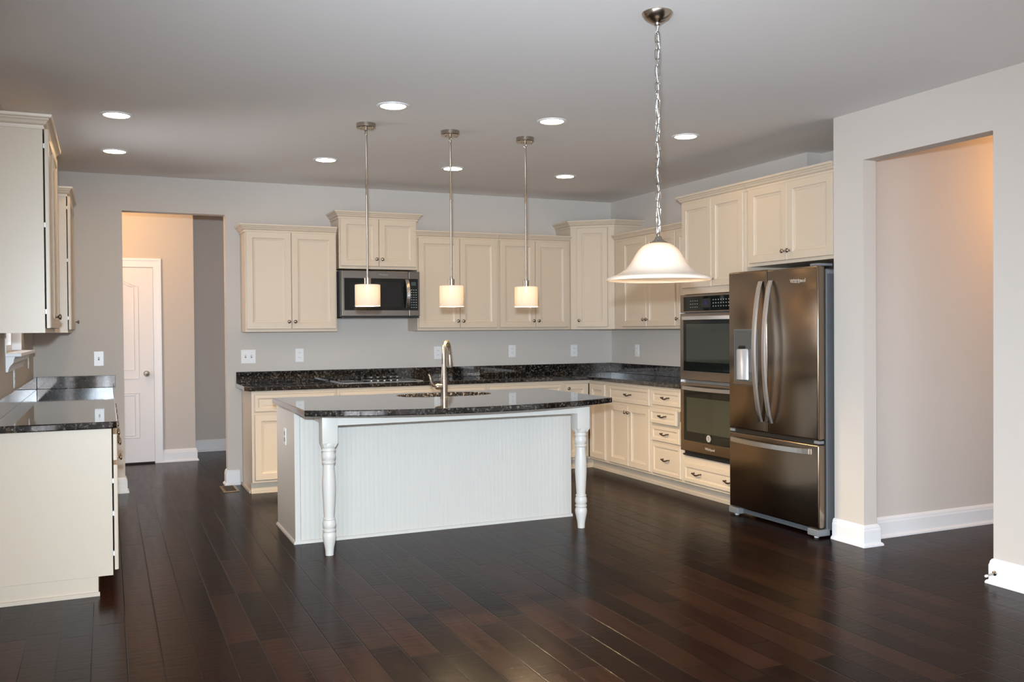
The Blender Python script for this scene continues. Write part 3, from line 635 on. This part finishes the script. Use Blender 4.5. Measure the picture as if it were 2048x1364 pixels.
for r in range(3):
    for c in range(7): m.box(0.45+c*0.032, 0.461+c*0.032, -0.6546, -0.6541, 1.545+r*0.025, 1.553+r*0.025)
m.build('keys', KEYS, o)
def odoor(z0, z1, gz0, gz1):
    o = MB().box(0.004, OWD+0.032, -0.652, -0.613, z0, z1, 0.004).build('oven_door', STEELO, t)
    MB().box(0.054, OWD-0.018, -0.6545, -0.6525, gz0-0.002, gz1+0.003, 0.001).build('glass_trim', STEELH, o)
    g = MB().box(0.057, OWD-0.021, -0.6565, -0.6547, gz0, gz1, 0.0008).build('window', BGLASS, o)
    MB().box(0.098, OWD-0.062, -0.6571, -0.6566, gz0+0.075, gz1-0.06, 0.0002).build('window_screen', simple('oven_window_tint', (0.035, 0.040, 0.030), 0.06, spec=0.6), o)
    h = MB(); n = 16; L0, L1 = 0.052, OWD-0.016
    rings = []
    for k in range(n+1):
        f = k/n; x = L0+(L1-L0)*f; y = -0.657-0.045*math.sin(PI*f)**0.55; z = z1-0.038
        rings.append([(x, y, z-0.016), (x, y-0.012, z-0.014), (x, y-0.012, z+0.014), (x, y, z+0.016)])
    h.loft(rings).build('handle', STEELH, o)
    return o
odoor(0.960, 1.498, 1.032, 1.472)
o = odoor(0.380, 0.934, 0.468, 0.880)
m = MB().lathe([(0.028, 0), (0.028, 0.002), (0.022, 0.0025), (0.022, 0.002)], (0.392, -0.6572, 0.510), '-y', 28)
m.build('emblem', MARK, o, smooth=40)
text_mesh('emblem_letter', 'S', 0.034, BLACK, o, (0.392, -0.6602, 0.510), (PI/2, 0, 0), 0.0004)
text_mesh('lettering', 'Whirlpool', 0.030, MARK, o, (0.40, -0.6525, 0.424), (PI/2, 0, 0))
MB().box(0.0, 0.008, -0.645, -0.613, 1.4985, 1.5045).box(0.0, 0.008, -0.645, -0.613, 0.938, 0.958).build('hinge', PLATE, t)

# ------------------------------------------------------------ refrigerator
FRX = -0.745
t = thing('refrigerator', 'stainless french-door refrigerator with bottom freezer beside the doorway wall', 'refrigerator', (0.10, -2.982, 0), RW)
D = 0.10-FRX     # 0.845: front plane at local y = -D
FWD = 0.925; B0 = 0.058
MB().box(B0, FWD-0.004, -D+0.075, 0, 0.045, 1.760, 0.004).build('case', GREYC, t)
def fdoor(nm, x0, x1, z0, z1):
    return MB().box(x0, x1, -D, -D+0.066, z0, z1, 0.012, 3).build(nm, STEEL, t, smooth=30)
gx = 0.424
dl = fdoor('door', 0.0, gx-0.002, 0.640, 1.786); dr_ = fdoor('door', gx+0.002, FWD, 0.640, 1.780)
fz = fdoor('freezer_drawer', 0.0, FWD, 0.060, 0.612)
MB().box(0.01, FWD-0.01, -D+0.02, -D+0.070, 0.612, 0.640).build('dark_gap_strip', BLACK, t)
for x0 in (0.0, FWD-0.05): MB().box(x0, x0+0.05, -D+0.008, -D+0.05, 0.616, 0.636, 0.003).build('hinge', GREYP, t)
def fhandle(parent, hx):
    n = 20; rings = []
    for k in range(n+1):
        f = k/n; z = 0.715+(1.705-0.715)*f; y = -D-0.006-0.062*math.sin(PI*f)**0.7
        rings.append([(hx-0.017, y, z), (hx-0.013, y-0.015, z), (hx+0.013, y-0.015, z), (hx+0.017, y, z)])
    MB().loft(rings).build('handle', STEELH, parent)
fhandle(dl, gx-0.050); fhandle(dr_, gx+0.055)
n = 20; rings = []
for k in range(n+1):
    f = k/n; x = 0.04+0.81*f; y = -D-0.004-0.050*math.sin(PI*f)**0.6; z = 0.562
    rings.append([(x, y, z-0.019), (x, y-0.014, z-0.016), (x, y-0.014, z+0.016), (x, y, z+0.019)])
MB().loft(rings).build('handle', STEELH, fz)
# dispenser
o = MB().box(0.068, 0.330, -D-0.004, -D-0.0005, 0.962, 1.368, 0.001).build('dispenser_frame', GREYP, dl)
MB().box(0.074, 0.324, -D-0.0055, -D-0.004, 0.985, 1.362, 0.0005).build('dispenser_recess', simple('dispenser_back', (0.10, 0.105, 0.10), 0.35), o)
m = MB().lathe([(0.088, 1.005), (0.088, 1.215), (0.082, 1.226), (0.0, 1.228)], (0.165, -D+0.052, 0), 'z', 32, True)
m.build('water_filter_cover', simple('silver_cover', (0.62, 0.63, 0.66), 0.3, 0.5), o, smooth=40)
MB().box(0.245, 0.300, -D-0.010, -D-0.0055, 1.06, 1.225, 0.002).build('dispenser_paddle', GREYC, o)
MB().lathe([(0.032, 1.228), (0.038, 1.236), (0.030, 1.248), (0, 1.25)], (0.165, -D-0.002, 0), 'z', 16, False).build('nozzle', BLACK, o)
MB().box(0.074, 0.324, -D-0.020, -D-0.0055, 0.966, 0.992, 0.003).build('drip_tray', STEELO, o)
text_mesh('lettering', 'Whirlpool', 0.036, MARK, dr_, (0.738, -D-0.0004, 1.690), (PI/2, 0, 0))
m = MB().ring([(0.725+0.052*math.cos(2*PI*k/28), -D-0.001, 1.688+0.010*math.sin(2*PI*k/28)) for k in range(28)], 0.0015, 6); m.build('emblem', MARK, dr_)
MB().box(FWD-0.095, FWD-0.012, -D+0.02, -D+0.14, 1.7805, 1.797, 0.004).box(FWD-0.012, FWD-0.001, -D+0.085, -D+0.16, 1.728, 1.752, 0.002).build('hinge_cap', GREYP, t)
MB().box(0.06, FWD-0.06, -D+0.045, -D+0.11, 0.018, 0.056).build('toe_grille', simple('grille_grey', (0.10, 0.11, 0.12), 0.4), t)
for x0, x1 in ((0.0, 0.105), (FWD-0.10, FWD)):
    f_ = MB().box(x0, x1, -D-0.006, -D+0.10, 0.012, 0.056, 0.006).build('front_foot', GREYP, t)
    MB().lathe([(0.016, 0), (0.016, 0.012)], ((x0+x1)/2, -D+0.03, 0), 'z', 12).build('leveling_pad', RUBBER, f_)
MB().box(FWD-0.06, FWD-0.01, -0.14, -0.02, 0.0, 0.044).box(B0+0.02, B0+0.07, -0.14, -0.02, 0, 0.044).build('rear_foot', BLACK, t)

# ------------------------------------------------------------ pendants
def mini_pendant(loc, label, proto=[None]):
    if proto[0] is not None: r = dup(proto[0], loc, label)
    else:
        t = thing('pendant_light', label, 'pendant light', loc, 0, 'small pendants over the island'); proto[0] = t; r = t
        c = MB().lathe([(0.0, 0), (0.0635, 0), (0.0635, -0.026), (0.060, -0.030), (0.0, -0.030)], (0, 0, 0), 'z', 32, False).build('canopy', NICKEL, t, smooth=40)
        for s in (-1, 1): MB().lathe([(0.005, -0.030), (0.005, -0.042), (0, -0.044)], (s*0.038, -0.02, 0), 'z', 10, False).build('canopy_screw', NICKEL, c, smooth=50)
        MB().lathe([(0.010, -0.030), (0.010, -0.045), (0.004, -0.048)], (0, 0, 0), 'z', 12).ring([(0.008*math.cos(2*PI*k/16), 0, -0.058+0.012*math.sin(2*PI*k/16)) for k in range(16)], 0.0026, 6).build('swivel_loop', NICKEL, t, smooth=50)
        MB().lathe([(0.0080, -0.066), (0.0080, -0.076), (0.0064, -0.078), (0.0064, -0.46), (0.0072, -0.462), (0.0072, -0.47), (0.0064, -0.472), (0.0064, -0.99), (0.0088, -0.992), (0.0088, -1.008)], (0, 0, 0), 'z', 12).build('rod', RODM, t, smooth=40)
        MB().lathe([(0.0, -1.005), (0.020, -1.006), (0.022, -1.008), (0.022, -1.050), (0.0, -1.0505)], (0, 0, 0), 'z', 24, False).build('socket_cup', NICKEL, t, smooth=40)
        MB().lathe([(0.022, -1.0515), (0.080, -1.0515), (0.0825, -1.054), (0.0825, -1.190), (0.080, -1.193), (0.0785, -1.190), (0.0785, -1.056), (0.022, -1.0545)], (0, 0, 0), 'z', 40, False).build('glass_shade', OPAL, t, smooth=40)
        MB().lathe([(0, -1.056), (0.012, -1.058), (0.014, -1.085), (0.020, -1.105), (0.022, -1.125), (0.016, -1.142), (0, -1.148)], (0, 0, 0), 'z', 16, False).build('bulb', BULB, t, smooth=60)
    l = light('pendant_lamp', 'POINT', (0, 0, -1.158), 42, (1.0, 0.74, 0.42), 0.018, parent=r)
    return r
mini_pendant((-3.394, -2.655, CZ), 'left of three small drum pendants, hanging in front of the microwave')
mini_pendant((-2.809, -2.655, CZ), 'middle of the three small drum pendants over the island')
mini_pendant((-2.245, -2.650, CZ), 'right of the three small drum pendants, nearest the corner cabinet')
# bell pendant
t = thing('bell_pendant', 'large alabaster bell pendant hanging on a chain at the front of the room', 'pendant light', (-2.790, -5.166, CZ))
MB().lathe([(0, 0), (0.064, 0), (0.066, -0.004), (0.063, -0.012), (0.050, -0.028), (0.030, -0.040), (0.014, -0.046), (0.012, -0.054), (0, -0.056)], (0, 0, 0), 'z', 36, False).build('canopy', NICKEL, t, smooth=40)
m = MB(); zt, zb = -0.052, -0.945; nl = 25; st = (zt-zb)/nl; ll = st*1.28
for i in range(nl):
    zc = zt-st*(i+0.5); a = (PI/2)*(i % 2)+0.5+0.12*i; pts = []
    for k in range(20):
        th = 2*PI*k/20; u = 0.0105*math.cos(th); v = (ll/2-0.0105)*(1 if math.sin(th) > 0 else -1)+0.0105*math.sin(th)
        if abs(math.sin(th)) < 1e-6: v = 0
        pts.append((u*math.cos(a), u*math.sin(a), zc+v))
    m.ring(pts, 0.0023, 6)
m.build('chain', CHAINM, t, smooth=60)
MB().tube([(0.004*math.cos(k*1.1)+(0.010 if 1 < k < 5 else 0), 0.004*math.sin(k*1.1), -0.05-0.90*k/36) for k in range(37)], 0.0022, 6).build('power_cord', simple('clear_cord', (0.75, 0.74, 0.72), 0.3), t, smooth=60)
MB().lathe([(0, -0.940), (0.006, -0.941), (0.009, -0.950), (0.009, -0.956), (0.013, -0.960), (0.016, -0.968), (0.024, -0.976), (0.036, -0.982), (0.038, -0.986), (0, -0.987)], (0, 0, 0), 'z', 28, False).build('shade_cap', NICKEL, t, smooth=40)
BELL = [(0.030, -0.986), (0.050, -0.990), (0.068, -1.000), (0.085, -1.016), (0.099, -1.036), (0.112, -1.058), (0.125, -1.078), (0.141, -1.096), (0.160, -1.110), (0.182, -1.121), (0.205, -1.129), (0.222, -1.135), (0.2265, -1.141), (0.2245, -1.147)]
inner_b = [(r-0.004, z-0.003) for r, z in BELL[::-1]]; inner_b[0] = (0.2205, -1.145)
MB().lathe(BELL+inner_b, (0, 0, 0), 'z', 56, False).build('glass_shade', ALAB, t, smooth=50)
MB().lathe([(0, -0.992), (0.015, -0.995), (0.016, -1.02), (0.028, -1.045), (0.031, -1.065), (0.022, -1.088), (0, -1.096)], (0, 0, 0), 'z', 20, False).build('bulb', BULB, t, smooth=60)
light('bell_lamp', 'POINT', (0, 0, -1.085), 11, (1.0, 0.76, 0.46), 0.03, parent=t)

# ------------------------------------------------------------ recessed lights
CANS = [(-4.886, -2.309, 'recessed ceiling light at far left, nearer of the left pair'), (-4.888, -1.076, 'recessed ceiling light at far left, nearer the back wall'),
        (-3.367, -3.180, 'large-looking recessed light just in front of the left pendant canopy'), (-2.298, -3.180, 'recessed ceiling light in front of the right pendant canopy'),
        (-1.215, -3.120, 'recessed ceiling light right of the bell pendant chain'), (-3.362, -1.315, 'recessed ceiling light above the short cabinet over the microwave, left of its pendant rod'),
        (-2.294, -1.320, 'recessed ceiling light crossed by the middle pendant rod'), (-1.235, -1.317, 'recessed ceiling light above the corner cabinet, right of the right pendant rod')]
proto = None
for x, y, lab in CANS:
    if proto is None:
        t = thing('recessed_light', lab, 'ceiling light', (x, y, CZ), 0, 'recessed ceiling lights'); proto = t
        MB().lathe([(0.076, 0), (0.098, 0), (0.097, -0.004), (0.088, -0.007), (0.078, -0.006)], (0, 0, 0), 'z', 40, False).build('trim_ring', TRIM, t, smooth=50)
        MB().lathe([(0.0, -0.002), (0.077, -0.002), (0.076, -0.004), (0.0, -0.0045)], (0, 0, 0), 'z', 40, False).build('lens', LENS, t)
    else: dup(proto, (x, y, CZ), lab)

# ------------------------------------------------------------ outlets and switches
def plate(kind, label, cat, loc, rotz, gangs=1):
    t = thing(kind, label, cat, loc, rotz, 'white wall plates'); hw_ = 0.038+0.026*(gangs-1)
    MB().box(-hw_, hw_, -0.006, -0.0005, -0.062, 0.062, 0.002).build('cover_plate', PLATE, t)
    for g in range(gangs):
        cx_ = (g-(gangs-1)/2)*0.052
        if cat == 'switch':
            MB().box(cx_-0.006, cx_+0.006, -0.0075, -0.006, -0.013, 0.013).build('slot', SLOT, t)
            MB().box(cx_-0.004, cx_+0.004, -0.016, -0.0075, 0.000, 0.009, 0.001).build('toggle', PLATE, t)
        else:
            for zz in (-0.022, 0.022):
                o = MB().box(cx_-0.017, cx_+0.017, -0.008, -0.006, zz-0.0145, zz+0.0145, 0.0009).build('receptacle', PLATE, t)
                MB().box(cx_-0.008, cx_-0.005, -0.0085, -0.008, zz-0.004, zz+0.006).box(cx_+0.005, cx_+0.008, -0.0085, -0.008, zz-0.004, zz+0.006).build('slot', SLOT, o)
    return t
plate('light_switch', 'white double switch plate on the back wall at the left end of the worktop', 'switch', (-3.789, 0, 1.152), 0, 2)
plate('wall_outlet', 'white outlet plate left of the cooktop, below the leftmost wall cabinet', 'outlet', (-3.330, 0, 1.156), 0)
plate('wall_outlet', 'white outlet plate on the back wall partly behind the faucet spout', 'outlet', (-1.977, 0, 1.155), 0)
plate('wall_outlet', 'white outlet plate on the back wall right of the faucet, below the right pendant', 'outlet', (-1.172, 0, 1.158), 0)
plate('wall_outlet', 'white outlet plate nearest the back right corner, on the back wall', 'outlet', (-0.457, 0, 1.152), 0)
plate('light_switch', 'white switch plate left of the back opening, above the left worktop', 'switch', (-5.022, 0, 1.158), 0, 1)
plate('wall_outlet', 'white plate on the right wall between the corner and the oven tower', 'outlet', (0, -0.520, 1.154), RW)
plate('wall_outlet', 'white plate on the left wall directly under the window sill apron', 'outlet', (XL, -1.75, 1.085), LW)
plate('wall_outlet', 'white plate on the left wall beyond the window, near the back corner', 'outlet', (XL, -0.56, 1.170), LW)
# floor register and door stop
t = thing('floor_register', 'brown metal floor register by the opening, beside the left base cabinet', 'vent', (-3.993, -0.215, 0.0))
MB().box(-0.068, 0.068, -0.165, 0.165, 0.0005, 0.006, 0.002).build('frame', BRASS, t)
m = MB()
for k in range(14): m.box(-0.045, 0.045, -0.135+k*0.02, -0.128+k*0.02, 0.006, 0.0072)
m.build('louver_gap_shade', GAPSHADE, t)  # dark bars stand in for the shade between the louvers
t = thing('door_stop', 'small white-tipped door stop on the right baseboard end by the doorway', 'door stop', (XP-0.0185, -5.122, 0.062), RW)
MB().lathe([(0.013, 0), (0.013, 0.004), (0.006, 0.008)], (0, 0, 0), '-y', 16).build('base', NICKEL, t, smooth=40)
MB().tube([(0, -0.006, 0), (0, -0.060, -0.006)], 0.0045, 10).build('rod', NICKEL, t, smooth=60)
MB().tube([(0, -0.058, -0.006), (0, -0.066, -0.007), (0, -0.072, -0.0075)], [0.007, 0.008, 0.006], 12).build('tip', RUBBER, t, smooth=60)
